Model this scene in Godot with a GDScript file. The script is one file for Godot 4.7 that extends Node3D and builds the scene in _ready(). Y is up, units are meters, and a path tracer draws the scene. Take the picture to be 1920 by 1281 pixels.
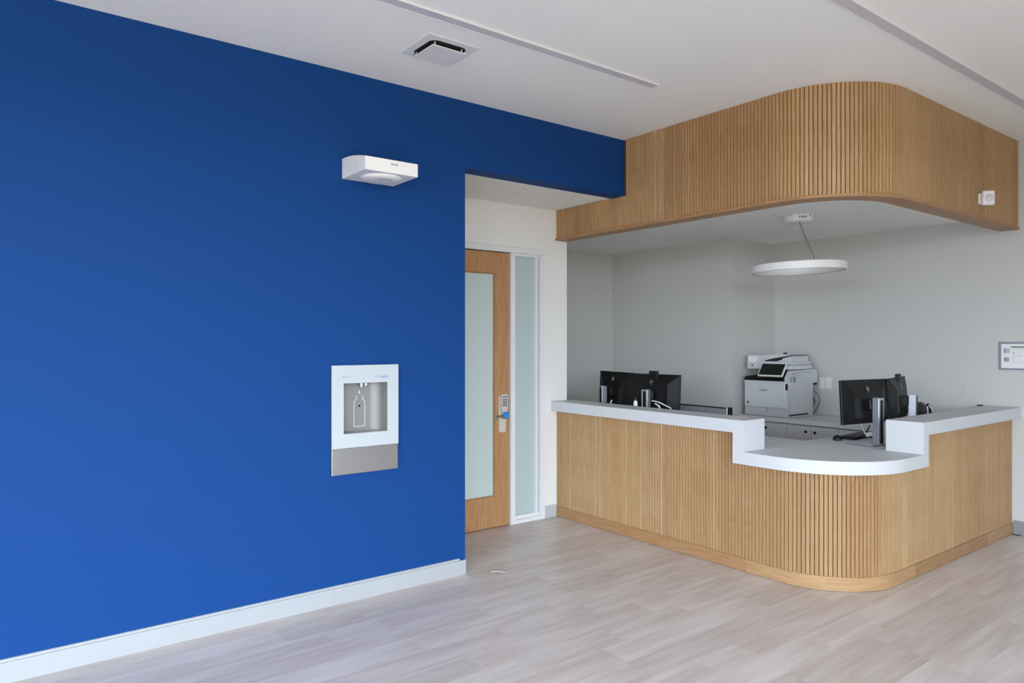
extends Node3D
# A reception corner: blue wall with a water filler, slatted oak desk and slatted oak bulkhead.
# x runs along the blue wall away from the camera, z out of the blue wall, y up; metres.

const CEIL := 3.256          # main ceiling
const LOW := 2.645           # ceiling over the desk area
const XB := 6.9              # back wall
const XE := 6.897           # where the desk and bulkhead stop, just clear of the back wall
const PITCH := 0.0272        # slat spacing
var M := {}
var rng := RandomNumberGenerator.new()

func _ready() -> void:
	rng.seed = 7
	# camera: level, 25 mm-like lens
	var cam := Camera3D.new()
	cam.name = "camera"
	var fwd := Vector3(0.6079, 0, -0.7940)
	cam.position = Vector3(0, 1.6, 4.0823)
	cam.basis = Basis.looking_at(fwd, Vector3.UP)
	cam.fov = rad_to_deg(2.0 * atan(640.5 / 1332.0))
	cam.near = 0.05
	cam.far = 200.0
	add_child(cam)
	cam.current = true
	# daylight: a bright hazy sky that comes in through the windows behind and beside the camera
	var sky_mat := ProceduralSkyMaterial.new()
	sky_mat.sky_top_color = Color(0.76, 0.84, 0.93)
	sky_mat.sky_horizon_color = Color(0.88, 0.925, 0.97)
	sky_mat.sky_curve = 0.22
	sky_mat.ground_bottom_color = Color(0.47, 0.44, 0.40)
	sky_mat.ground_horizon_color = Color(0.47, 0.44, 0.40)
	sky_mat.sun_angle_max = 1.0
	var sky := Sky.new()
	sky.sky_material = sky_mat
	var env := Environment.new()
	env.background_mode = Environment.BG_SKY
	env.sky = sky
	env.background_energy_multiplier = 1.0
	env.ambient_light_source = Environment.AMBIENT_SOURCE_SKY
	env.tonemap_mode = Environment.TONE_MAPPER_LINEAR
	env.tonemap_exposure = 16.6
	env.sdfgi_enabled = true
	env.ssao_enabled = true
	env.ssil_enabled = true
	var we := WorldEnvironment.new()
	we.name = "environment"
	we.environment = env
	add_child(we)
	make_materials()
	room_shell()
	window_walls()
	floor_planks()
	door_and_sidelight()
	bulkhead()
	reception_desk()
	counters()
	back_cabinets()
	copier()
	monitors()
	desk_clutter()
	water_filler()
	wall_unit()
	ceiling_fittings()
	pendant()
	wall_fittings()
	loose_bits()

# ---------------------------------------------------------------- materials
func grain(w: int, h: int, fx: float, fy: float, base: Color, dark: Color, amount: float, sd: int) -> ImageTexture:
	var n := FastNoiseLite.new()
	n.seed = sd
	n.noise_type = FastNoiseLite.TYPE_SIMPLEX
	n.frequency = 1.0
	n.fractal_type = FastNoiseLite.FRACTAL_FBM
	n.fractal_octaves = 3
	var n2 := FastNoiseLite.new()
	n2.seed = sd + 5
	n2.frequency = 1.0
	n2.noise_type = FastNoiseLite.TYPE_SIMPLEX
	var im := Image.create_empty(w, h, false, Image.FORMAT_RGB8)
	for y in h:
		for x in w:
			var u := float(x) / w
			var v := float(y) / h
			var bend := 0.02 * n2.get_noise_2d(u * fx * 0.2 + 31.0, v * fy * 1.5)
			var a := n.get_noise_2d((u + bend) * fx, v * fy) * 0.5 + 0.5
			var b := n2.get_noise_2d(u * fx * 4.0, v * fy * 2.0) * 0.5 + 0.5
			var t := clampf((a - 0.35) * 1.6, 0.0, 1.0) * 0.65 + b * 0.35
			im.set_pixel(x, y, base.lerp(dark, t * amount))
	return ImageTexture.create_from_image(im)

# pale vinyl plank: broad soft clouds drawn out along the plank, with faint fine grain
func plank_grain(w: int, h: int) -> ImageTexture:
	var n := FastNoiseLite.new()
	n.seed = 41
	n.noise_type = FastNoiseLite.TYPE_SIMPLEX_SMOOTH
	n.frequency = 1.0
	n.fractal_octaves = 2
	var im := Image.create_empty(w, h, false, Image.FORMAT_RGB8)
	for y in h:
		for x in w:
			var u := float(x) / w
			var v := float(y) / h
			var a := n.get_noise_2d(u * 2.4, v * 6.5)
			var b := n.get_noise_2d(u * 5.0 + 40.0, v * 34.0 + 9.0)
			var c := n.get_noise_2d(u * 40.0 + 80.0, v * 160.0)
			var t := clampf(0.42 + 0.50 * a + 0.16 * b + 0.08 * c, 0.0, 1.0)
			im.set_pixel(x, y, Color8(255, 254, 253).lerp(Color8(224, 214, 210), t))
	return ImageTexture.create_from_image(im)

func mat(called: String, c: Color, rough := 0.6, metal := 0.0, spec := 0.5) -> StandardMaterial3D:
	var m := StandardMaterial3D.new()
	m.resource_name = called
	m.albedo_color = c
	m.roughness = rough
	m.metallic = metal
	m.metallic_specular = spec
	M[called] = m
	return m

func make_materials() -> void:
	mat("blue_paint", Color8(23, 65, 125), 0.6, 0.0, 0.2)
	mat("white_paint", Color8(232, 231, 226), 0.7, 0.0, 0.3)
	mat("ceiling_paint", Color8(246, 245, 240), 0.85, 0.0, 0.2)
	mat("wall_grey", Color8(204, 204, 201), 0.7, 0.0, 0.3)
	mat("panel_white", Color8(186, 193, 196), 0.3, 0.0, 0.45)
	mat("base_paint", Color8(166, 168, 169), 0.5, 0.0, 0.35)
	mat("trim_paint", Color8(226, 227, 226), 0.45, 0.0, 0.4)
	mat("white_solid", Color8(206, 208, 211), 0.5, 0.0, 0.3)
	mat("grey_base", Color8(186, 189, 194), 0.6)
	mat("dark_base", Color8(140, 140, 144), 0.6)
	mat("white_plastic", Color8(232, 232, 230), 0.35)
	mat("cream_plastic", Color8(242, 242, 238), 0.4)
	mat("lens_plastic", Color8(205, 204, 208), 0.4)
	mat("copier_white", Color8(205, 208, 212), 0.45)
	mat("copier_grey", Color8(188, 189, 195), 0.5)
	mat("black_plastic", Color8(11, 12, 14), 0.45, 0.0, 0.4)
	mat("black_gloss", Color8(14, 15, 17), 0.15)
	mat("dark_grey", Color8(50, 52, 55), 0.5)
	mat("screen_black", Color8(24, 25, 26), 0.25)
	mat("silver_plastic", Color8(176, 182, 190), 0.32, 0.6)
	mat("steel", Color8(190, 190, 189), 0.34, 1.0)
	mat("steel_alcove", Color8(160, 159, 157), 0.68, 0.85)
	mat("steel_satin", Color8(190, 188, 185), 0.34, 1.0)
	mat("chrome", Color8(225, 225, 225), 0.12, 1.0)
	mat("lock_silver", Color8(222, 221, 215), 0.35, 0.35)
	mat("nickel", Color8(180, 176, 168), 0.3, 1.0)
	mat("aluminium", Color8(168, 172, 180), 0.4, 0.8)
	mat("grey_panel", Color8(130, 131, 138), 0.6)
	mat("cabinet_grey", Color8(206, 205, 203), 0.55)
	mat("worktop_grey", Color8(206, 206, 207), 0.45)
	mat("ink", Color8(48, 50, 54), 0.6)
	mat("pale_ink", Color8(140, 146, 152), 0.6)
	mat("blue_ink", Color8(96, 104, 196), 0.5)
	mat("blue_film", Color8(46, 136, 216), 0.35)
	mat("cable_white", Color8(232, 232, 230), 0.45)
	mat("paper", Color8(236, 236, 236), 0.8)
	mat("white_line", Color8(238, 238, 236), 0.5)
	mat("dark_void", Color8(30, 30, 31), 0.9)
	mat("logo_grey", Color8(150, 146, 140), 0.35, 0.4)
	var g := mat("frosted_glass", Color8(202, 216, 212), 0.32, 0.0, 0.5)
	g.transparency = BaseMaterial3D.TRANSPARENCY_ALPHA
	g.albedo_color.a = 0.93
	var g2 := mat("sidelight_glass", Color8(208, 224, 224), 0.3, 0.0, 0.5)
	g2.transparency = BaseMaterial3D.TRANSPARENCY_ALPHA
	g2.albedo_color.a = 0.66
	var fine := FastNoiseLite.new()
	fine.seed = 3
	fine.frequency = 0.25
	var fine_tex := NoiseTexture2D.new()
	fine_tex.width = 256
	fine_tex.height = 256
	fine_tex.seamless = true
	fine_tex.noise = fine
	for k in ["blue_paint", "white_paint", "ceiling_paint"]:
		M[k].heightmap_enabled = true
		M[k].heightmap_texture = fine_tex
		M[k].heightmap_scale = 0.02
		M[k].uv1_scale = Vector3(6, 6, 6)
	# oak: vertical grain for slats, horizontal for boards
	var oak := grain(160, 640, 46.0, 3.0, Color8(255, 255, 255), Color8(196, 172, 140), 0.75, 11)
	var tones := [Color8(172, 136, 98), Color8(177, 142, 104), Color8(181, 146, 105), Color8(183, 148, 110), Color8(186, 151, 109), Color8(187, 154, 115), Color8(190, 155, 112), Color8(192, 160, 121), Color8(195, 162, 119), Color8(200, 170, 131)]
	for i in tones.size():
		var m := mat("oak_slat_%d" % i, tones[i], 0.5, 0.0, 0.4)
		m.albedo_texture = oak
		m.uv1_scale = Vector3(3.2, 0.8, 1)
		m.uv1_offset = Vector3(0.137 * i, 0.271 * i, 0)
	var oak_h := grain(640, 160, 3.0, 26.0, Color8(255, 255, 255), Color8(190, 165, 135), 0.8, 23)
	var bt := [Color8(180, 142, 104), Color8(190, 156, 116), Color8(178, 142, 106), Color8(188, 158, 122)]
	for i in bt.size():
		var m := mat("oak_board_%d" % i, bt[i], 0.45, 0.0, 0.4)
		m.albedo_texture = oak_h
		m.uv1_scale = Vector3(1.1, 4.0, 1)
		m.uv1_offset = Vector3(0.31 * i, 0.17 * i, 0)
	var m2 := mat("oak_door", Color8(190, 148, 106), 0.45, 0.0, 0.4)
	m2.albedo_texture = oak
	m2.uv1_scale = Vector3(1.6, 0.5, 1)
	var m3 := mat("oak_rail", Color8(190, 148, 106), 0.45, 0.0, 0.4)
	m3.albedo_texture = oak
	m3.uv1_scale = Vector3(1.3, 0.9, 1)
	m3.uv1_offset = Vector3(0.4, 0.3, 0)
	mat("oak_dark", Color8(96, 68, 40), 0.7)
	# vinyl planks
	var pk := plank_grain(1024, 256)
	var pt := [Color8(220, 213, 208), Color8(216, 208, 203), Color8(223, 216, 212), Color8(218, 209, 204), Color8(222, 215, 210), Color8(213, 205, 199), Color8(219, 213, 208), Color8(225, 219, 215)]
	for i in pt.size():
		var m := mat("plank_%d" % i, pt[i], 0.34, 0.0, 0.45)
		m.albedo_texture = pk
		m.uv1_scale = Vector3(0.5, 1.6, 1)
		m.uv1_offset = Vector3(0.213 * i, 0.387 * i, 0)

# ---------------------------------------------------------------- mesh helpers
func begin() -> SurfaceTool:
	var st := SurfaceTool.new()
	st.begin(Mesh.PRIMITIVE_TRIANGLES)
	return st

func vert(st: SurfaceTool, p: Vector3, n: Vector3, f: Vector3) -> void:
	var a := f.abs()
	var uv := Vector2(p.x, p.z)
	if a.x >= a.y and a.x >= a.z:
		uv = Vector2(p.z, p.y)
	elif a.z >= a.y:
		uv = Vector2(p.x, p.y)
	st.set_normal(n)
	st.set_uv(uv)
	st.add_vertex(p)

func tri(st: SurfaceTool, a: Vector3, b: Vector3, c: Vector3, na: Vector3, nb: Vector3, nc: Vector3) -> void:
	var g := (b - a).cross(c - a)
	var f := na + nb + nc
	vert(st, a, na, f)
	if g.dot(f) > 0.0:
		vert(st, c, nc, f)
		vert(st, b, nb, f)
	else:
		vert(st, b, nb, f)
		vert(st, c, nc, f)

func quad(st: SurfaceTool, a: Vector3, b: Vector3, c: Vector3, d: Vector3, n: Vector3) -> void:
	tri(st, a, b, c, n, n, n)
	tri(st, a, c, d, n, n, n)

func quad4(st: SurfaceTool, a: Vector3, b: Vector3, c: Vector3, d: Vector3, na: Vector3, nb: Vector3, nc: Vector3, nd: Vector3) -> void:
	tri(st, a, b, c, na, nb, nc)
	tri(st, a, c, d, na, nc, nd)

# a box, centre and size, its edges chamfered by bev
func box(st: SurfaceTool, c: Vector3, s: Vector3, bev := 0.0, bas := Basis()) -> void:
	var h := s * 0.5
	bev = minf(bev, 0.45 * minf(s.x, minf(s.y, s.z)))
	var pt := func(sg: Vector3, k: int) -> Vector3:
		var v := Vector3()
		for i in 3:
			v[i] = sg[i] * (h[i] if i == k else h[i] - bev)
		return c + bas * v
	for k in 3:
		var i := (k + 1) % 3
		var j := (k + 2) % 3
		for s0 in [-1.0, 1.0]:
			var sg := Vector3()
			sg[k] = s0
			var nn := Vector3()
			nn[k] = s0
			var q := []
			for e in [[-1.0, -1.0], [1.0, -1.0], [1.0, 1.0], [-1.0, 1.0]]:
				sg[i] = e[0]
				sg[j] = e[1]
				q.append(pt.call(sg, k))
			quad(st, q[0], q[1], q[2], q[3], bas * nn)
	if bev <= 0.0:
		return
	for k in 3:
		var i := (k + 1) % 3
		var j := (k + 2) % 3
		for a in [-1.0, 1.0]:
			for b in [-1.0, 1.0]:
				var s1 := Vector3()
				s1[i] = a
				s1[j] = b
				s1[k] = -1.0
				var s2 := s1
				s2[k] = 1.0
				var nn := Vector3()
				nn[i] = a
				nn[j] = b
				quad(st, pt.call(s1, i), pt.call(s2, i), pt.call(s2, j), pt.call(s1, j), (bas * nn).normalized())
	for a in [-1.0, 1.0]:
		for b in [-1.0, 1.0]:
			for d in [-1.0, 1.0]:
				var sg := Vector3(a, b, d)
				var nn := (bas * sg).normalized()
				tri(st, pt.call(sg, 0), pt.call(sg, 1), pt.call(sg, 2), nn, nn, nn)

# a box given by its two corners
func span(st: SurfaceTool, a: Vector3, b: Vector3, bev := 0.0) -> void:
	box(st, (a + b) * 0.5, (b - a).abs(), bev)

# polygon (local x,y) pushed along local z from d0 to d1; soft corners are shaded round
func extrude(st: SurfaceTool, poly: PackedVector2Array, d0: float, d1: float, xf := Transform3D(), soft := 30.0) -> void:
	var n := poly.size()
	var area := 0.0
	for i in n:
		area += poly[i].cross(poly[(i + 1) % n])
	var sg := signf(area)
	var en := []
	for i in n:
		var e := poly[(i + 1) % n] - poly[i]
		en.append(Vector2(e.y, -e.x).normalized() * sg)
	for i in n:
		var j := (i + 1) % n
		var n0: Vector2 = en[i]
		var n1: Vector2 = en[i]
		var before: Vector2 = en[(i - 1 + n) % n]
		var after: Vector2 = en[j]
		if absf(before.angle_to(en[i])) < deg_to_rad(soft):
			n0 = (before + n0).normalized()
		if absf(after.angle_to(en[i])) < deg_to_rad(soft):
			n1 = (after + n1).normalized()
		var a := xf * Vector3(poly[i].x, poly[i].y, d0)
		var b := xf * Vector3(poly[j].x, poly[j].y, d0)
		var c := xf * Vector3(poly[j].x, poly[j].y, d1)
		var d := xf * Vector3(poly[i].x, poly[i].y, d1)
		var na := (xf.basis * Vector3(n0.x, n0.y, 0)).normalized()
		var nb := (xf.basis * Vector3(n1.x, n1.y, 0)).normalized()
		quad4(st, a, b, c, d, na, nb, nb, na)
	var idx := Geometry2D.triangulate_polygon(poly)
	for dd in [d0, d1]:
		var nn := (xf.basis * Vector3(0, 0, 1 if (dd > minf(d0, d1)) else -1)).normalized()
		for t in range(0, idx.size(), 3):
			tri(st, xf * Vector3(poly[idx[t]].x, poly[idx[t]].y, dd), xf * Vector3(poly[idx[t + 1]].x, poly[idx[t + 1]].y, dd), xf * Vector3(poly[idx[t + 2]].x, poly[idx[t + 2]].y, dd), nn, nn, nn)

# floor-plan polygon (x, z) standing between heights y0 and y1
func plan(st: SurfaceTool, poly: PackedVector2Array, y0: float, y1: float, soft := 30.0) -> void:
	extrude(st, poly, y0, y1, Transform3D(Basis(Vector3(1, 0, 0), Vector3(0, 0, 1), Vector3(0, 1, 0)), Vector3()), soft)

func rrect(w: float, h: float, r: float, seg := 5) -> PackedVector2Array:
	var p := PackedVector2Array()
	for q in 4:
		var c := Vector2((w / 2 - r) * (1 if q == 0 or q == 3 else -1), (h / 2 - r) * (1 if q < 2 else -1))
		for i in seg + 1:
			var a := PI / 2 * (q + float(i) / seg)
			p.append(c + Vector2(cos(a), sin(a)) * r)
	return p

# profile of (radius, height) turned round the local y axis
func lathe(st: SurfaceTool, prof: Array, xf := Transform3D(), seg := 32, soft := 40.0) -> void:
	var n := prof.size()
	var en := []
	for i in n - 1:
		var e: Vector2 = prof[i + 1] - prof[i]
		en.append(Vector2(e.y, -e.x).normalized())
	for i in n - 1:
		var n0: Vector2 = en[i]
		var n1: Vector2 = en[i]
		if i > 0 and absf(en[i - 1].angle_to(en[i])) < deg_to_rad(soft):
			n0 = (en[i - 1] + en[i]).normalized()
		if i < n - 2 and absf(en[i + 1].angle_to(en[i])) < deg_to_rad(soft):
			n1 = (en[i + 1] + en[i]).normalized()
		for s in seg:
			var a0 := TAU * s / seg
			var a1 := TAU * (s + 1) / seg
			var d0 := Vector3(cos(a0), 0, sin(a0))
			var d1 := Vector3(cos(a1), 0, sin(a1))
			var p: Vector2 = prof[i]
			var q: Vector2 = prof[i + 1]
			var v := [d0 * p.x + Vector3.UP * p.y, d1 * p.x + Vector3.UP * p.y, d1 * q.x + Vector3.UP * q.y, d0 * q.x + Vector3.UP * q.y]
			var m := [d0 * n0.x + Vector3.UP * n0.y, d1 * n0.x + Vector3.UP * n0.y, d1 * n1.x + Vector3.UP * n1.y, d0 * n1.x + Vector3.UP * n1.y]
			for k in 4:
				v[k] = xf * v[k]
				m[k] = (xf.basis * m[k]).normalized()
			if p.x > 1e-6:
				tri(st, v[0], v[1], v[2], m[0], m[1], m[2])
			if q.x > 1e-6:
				tri(st, v[0], v[2], v[3], m[0], m[2], m[3])

func tube(st: SurfaceTool, pts: Array, r: float, sides := 8) -> void:
	var n := pts.size()
	var up := Vector3.UP
	var rings := []
	for i in n:
		var t: Vector3 = (pts[mini(i + 1, n - 1)] - pts[maxi(i - 1, 0)]).normalized()
		var a := t.cross(up)
		if a.length() < 0.05:
			a = t.cross(Vector3.RIGHT)
		a = a.normalized()
		var b := a.cross(t).normalized()
		var ring := []
		for k in sides:
			var an := TAU * k / sides
			ring.append(a * cos(an) + b * sin(an))
		rings.append(ring)
	for i in n - 1:
		for k in sides:
			var l := (k + 1) % sides
			quad4(st, pts[i] + rings[i][k] * r, pts[i] + rings[i][l] * r, pts[i + 1] + rings[i + 1][l] * r, pts[i + 1] + rings[i + 1][k] * r, rings[i][k], rings[i][l], rings[i + 1][l], rings[i + 1][k])
	for e in [0, n - 1]:
		var t: Vector3 = (pts[1] - pts[0]).normalized() * -1.0 if e == 0 else (pts[n - 1] - pts[n - 2]).normalized()
		for k in range(1, sides - 1):
			tri(st, pts[e] + rings[e][0] * r, pts[e] + rings[e][k] * r, pts[e] + rings[e][k + 1] * r, t, t, t)

func curve(pts: Array, steps := 24) -> Array:
	var c := Curve3D.new()
	for i in pts.size():
		var t: Vector3 = (pts[mini(i + 1, pts.size() - 1)] - pts[maxi(i - 1, 0)]) / 6.0
		c.add_point(pts[i], -t, t)
	var out := []
	for i in steps + 1:
		out.append(c.sample_baked(c.get_baked_length() * i / steps, true))
	return out

# ---------------------------------------------------------------- object helpers
func numbered(called: String) -> String:
	if not has_node(NodePath(called)):
		return called
	var k := 1
	while has_node(NodePath("%s_%03d" % [called, k])):
		k += 1
	return "%s_%03d" % [called, k]

func tag(o: Node, label: String, category: String, group := "") -> void:
	o.set_meta("label", label)
	o.set_meta("category", category)
	if group:
		o.set_meta("group", group)

func thing(called: String, label: String, category: String, at := Vector3.ZERO, turn := 0.0, group := "") -> Node3D:
	var o := Node3D.new()
	o.name = numbered(called)
	add_child(o)
	o.position = at
	o.rotation.y = turn
	tag(o, label, category, group)
	return o

func frame(called: String, at := Vector3.ZERO) -> Node3D:      # a piece of the setting that has parts
	var o := Node3D.new()
	o.name = called
	add_child(o)
	o.position = at
	o.set_meta("kind", "structure")
	return o

# one named mesh; geometry is given in the parent's own axes, or in the room's when world is true
func obj(called: String, st: SurfaceTool, m: String, parent: Node = self, world := false) -> MeshInstance3D:
	var o := MeshInstance3D.new()
	o.mesh = st.commit()
	o.material_override = null
	o.set_surface_override_material(0, M[m])
	if parent == self:
		o.name = numbered(called)
	else:
		o.name = called
	parent.add_child(o, true)
	if world and parent is Node3D and parent != self:
		o.transform = (parent as Node3D).transform.affine_inverse()
	return o

func struct(called: String, st: SurfaceTool, m: String, parent: Node = self) -> MeshInstance3D:
	var o := obj(called, st, m, parent)
	if parent == self:
		o.set_meta("kind", "structure")
	return o

func text(called: String, words: String, font_name: String, height: float, m: String, parent: Node, xf: Transform3D, bold := false) -> MeshInstance3D:
	var f := SystemFont.new()
	f.font_names = PackedStringArray([font_name])
	if bold:
		f.font_weight = 700
	var t := TextMesh.new()
	t.text = words
	t.font = f
	t.font_size = 32
	t.pixel_size = height / 32.0 * 1.35
	t.depth = 0.0006
	var o := MeshInstance3D.new()
	o.mesh = t
	o.set_surface_override_material(0, M[m])
	o.material_override = M[m]
	o.name = called
	parent.add_child(o, true)
	o.transform = xf
	return o

# face of a local axis system that looks along dir (horizontal), its x to the viewer's right
func facing(at: Vector3, dir: Vector3) -> Transform3D:
	var z := dir.normalized()
	var x := Vector3.UP.cross(z).normalized()
	return Transform3D(Basis(x, z.cross(x), z), at)

# ---------------------------------------------------------------- the room
func room_shell() -> void:
	var st := begin()
	# blue wall, with the opening for the water filler's alcove, and the bulkhead strip over the passage
	span(st, Vector3(-4.5, 0, -0.14), Vector3(1.81, CEIL, 0))
	span(st, Vector3(2.116, 0, -0.14), Vector3(2.718, CEIL, 0))
	span(st, Vector3(1.81, 0, -0.14), Vector3(2.116, 1.03, 0))
	span(st, Vector3(1.81, 1.348, -0.14), Vector3(2.116, CEIL, 0))
	span(st, Vector3(2.718, 2.797, -0.14), Vector3(4.29, CEIL, 0))
	struct("wall_left", st, "blue_paint")
	st = begin()
	span(st, Vector3(-4.7, CEIL, -2.1), Vector3(7.1, CEIL + 0.2, 7.8))
	struct("ceiling", st, "ceiling_paint")
	st = begin()
	span(st, Vector3(1.0, 2.8, -2.1), Vector3(4.42, CEIL, -0.14))
	struct("ceiling_passage", st, "ceiling_paint")
	st = begin()
	# low ceiling inside the slatted bulkhead
	var p := PackedVector2Array([Vector2(4.417, -1.93), Vector2(4.417, -0.84), Vector2(4.403, -0.84), Vector2(4.403, 1.38)])
	for i in range(1, 13):
		var a := PI - PI / 2 * i / 12.0
		p.append(Vector2(4.865 + 0.462 * cos(a), 1.38 + 0.462 * sin(a)))
	p.append_array([Vector2(XB, 1.842), Vector2(XB, -1.93)])
	plan(st, p, LOW, LOW + 0.06)
	struct("ceiling_desk_area", st, "ceiling_paint")
	st = begin()
	span(st, Vector3(XB, 0, -2.1), Vector3(7.1, CEIL, 7.8))
	struct("wall_back", st, "wall_grey")
	st = begin()
	span(st, Vector3(6.12, 0, -1.93), Vector3(XB, LOW, -0.27))
	struct("wall_column", st, "wall_grey")
	st = begin()
	span(st, Vector3(1.0, 0, -2.1), Vector3(7.1, CEIL, -1.93))
	struct("wall_workroom", st, "wall_grey")
	st = begin()
	# wall with the door: end piece, piece over the frame, piece left of the frame, and its return
	span(st, Vector3(4.142, 0, -0.97), Vector3(4.414, 2.8, -0.845))
	span(st, Vector3(2.79, 2.425, -0.97), Vector3(4.142, 2.8, -0.845))
	span(st, Vector3(1.0, 0, -0.97), Vector3(2.79, 2.8, -0.845))
	struct("wall_door", st, "white_paint")
	st = begin()
	span(st, Vector3(4.29, 0, -1.93), Vector3(4.414, 2.8, -0.97))
	struct("wall_partition", st, "white_paint")
	st = begin()
	span(st, Vector3(0.9, 0, -2.1), Vector3(1.0, CEIL, -0.14))
	struct("wall_passage", st, "white_paint")
	st = begin()
	span(st, Vector3(-4.7, -0.2, -2.1), Vector3(7.1, -0.006, 7.8))
	struct("floor_slab", st, "dark_grey")
	# baseboards
	var b := frame("baseboard_left", Vector3(0, 0, 0))
	for e in [[-4.5, 1.7605], [1.7615, 2.718]]:
		st = begin()
		span(st, Vector3(e[0], 0, 0), Vector3(e[1], 0.101, 0.013), 0.001)
		obj("board", st, "base_paint", b)
		st = begin()
		extrude(st, PackedVector2Array([Vector2(0, 0.1025), Vector2(0.011, 0.1025), Vector2(0.009, 0.112), Vector2(0.004, 0.115), Vector2(0, 0.115)]), e[0], e[1] - (0.05 if e[1] > 2 else 0.0), Transform3D(Basis(Vector3(0, 0, 1), Vector3(0, 1, 0), Vector3(1, 0, 0)), Vector3()))
		obj("cap", st, "base_paint", b)
	st = begin()
	span(st, Vector3(4.142, 0.002, -0.845), Vector3(4.281, 0.11, -0.838), 0.001)
	struct("baseboard_door", st, "grey_base")
	st = begin()
	span(st, Vector3(6.888, 0.002, 1.93), Vector3(XB, 0.115, 7.6), 0.001)
	struct("baseboard_back", st, "dark_base")

func window_walls() -> void:
	# the two glazed sides of the room, outside the frame: where the daylight comes from
	var x0 := -4.5
	var z1 := 6.7
	var sill := 0.08
	var head := 2.95
	var st := begin()
	span(st, Vector3(x0 - 0.2, 0, z1), Vector3(7.1, sill, z1 + 0.25))
	span(st, Vector3(x0 - 0.2, head, z1), Vector3(7.1, CEIL, z1 + 0.25))
	span(st, Vector3(x0 - 0.2, sill, z1), Vector3(x0 + 0.3, head, z1 + 0.25))
	span(st, Vector3(2.5, sill, z1), Vector3(7.1, head, z1 + 0.25))
	struct("wall_right", st, "white_paint")
	st = begin()
	span(st, Vector3(x0 - 0.2, 0, -0.14), Vector3(x0, sill, z1))
	span(st, Vector3(x0 - 0.2, head, -0.14), Vector3(x0, CEIL, z1))
	span(st, Vector3(x0 - 0.2, sill, -0.14), Vector3(x0, head, 2.4))
	span(st, Vector3(x0 - 0.2, sill, 6.4), Vector3(x0, head, z1))
	struct("wall_front", st, "white_paint")
	var w := frame("window_1", Vector3(0, 0, 0))
	for i in 6:
		st = begin()
		var x := x0 + 0.3 + (2.5 - x0 - 0.3) * i / 5.0
		span(st, Vector3(x - 0.03, sill, z1 + 0.08), Vector3(x + 0.03, head, z1 + 0.18), 0.004)
		obj("mullion", st, "aluminium", w)
	var w2 := frame("window_2", Vector3(0, 0, 0))
	for i in 5:
		st = begin()
		var z := 2.4 + 4.0 * i / 4.0
		span(st, Vector3(x0 - 0.15, sill, z - 0.03), Vector3(x0 - 0.05, head, z + 0.03), 0.004)
		obj("mullion", st, "aluminium", w2)

func floor_planks() -> void:
	var fl := frame("floor", Vector3.ZERO)
	var w := 0.182
	var len := 1.22
	var lengths := {}
	var far := begin()
	var row := 0
	var z := -0.93
	while z < 7.3:
		var x := -4.6 - rng.randf() * 0.9
		while x < XB:
			var a := maxf(x, -4.6)
			var b := minf(x + len, XB)
			x += len
			if b - a < 0.05:
				continue
			if a > 4.45 and z + w < 1.83:      # under the desk and in the room behind it
				if z > 1.0 or a > 6.0:
					box(far, Vector3((a + b) / 2, -0.003, z + w / 2), Vector3(b - a - 0.0008, 0.006, w - 0.0008))
				continue
			if b < -0.6 or z > 3.7:
				box(far, Vector3((a + b) / 2, -0.003, z + w / 2), Vector3(b - a - 0.0005, 0.006, w - 0.0005), 0.0003)
				rng.randf()
				continue
			var key := roundi((b - a) * 1000)
			if not lengths.has(key):
				var st := begin()
				box(st, Vector3(0, -0.003, 0), Vector3(b - a - 0.0005, 0.006, w - 0.0005), 0.0003)
				lengths[key] = st.commit()
			var o := MeshInstance3D.new()
			o.mesh = lengths[key]
			o.set_surface_override_material(0, M["plank_%d" % rng.randi_range(0, 7)])
			o.name = "plank"
			fl.add_child(o, true)
			o.position = Vector3((a + b) / 2, 0, z + w / 2)
		z += w
		row += 1
	var f := obj("plank_field", far, "plank_1", fl)
	f.set_meta("kind", "stuff")
	# the workroom floor behind the desk
	var st2 := begin()
	span(st2, Vector3(4.42, -0.006, -1.93), Vector3(XB, -0.0005, 1.0))
	obj("workroom_floor", st2, "plank_5", fl)

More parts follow.
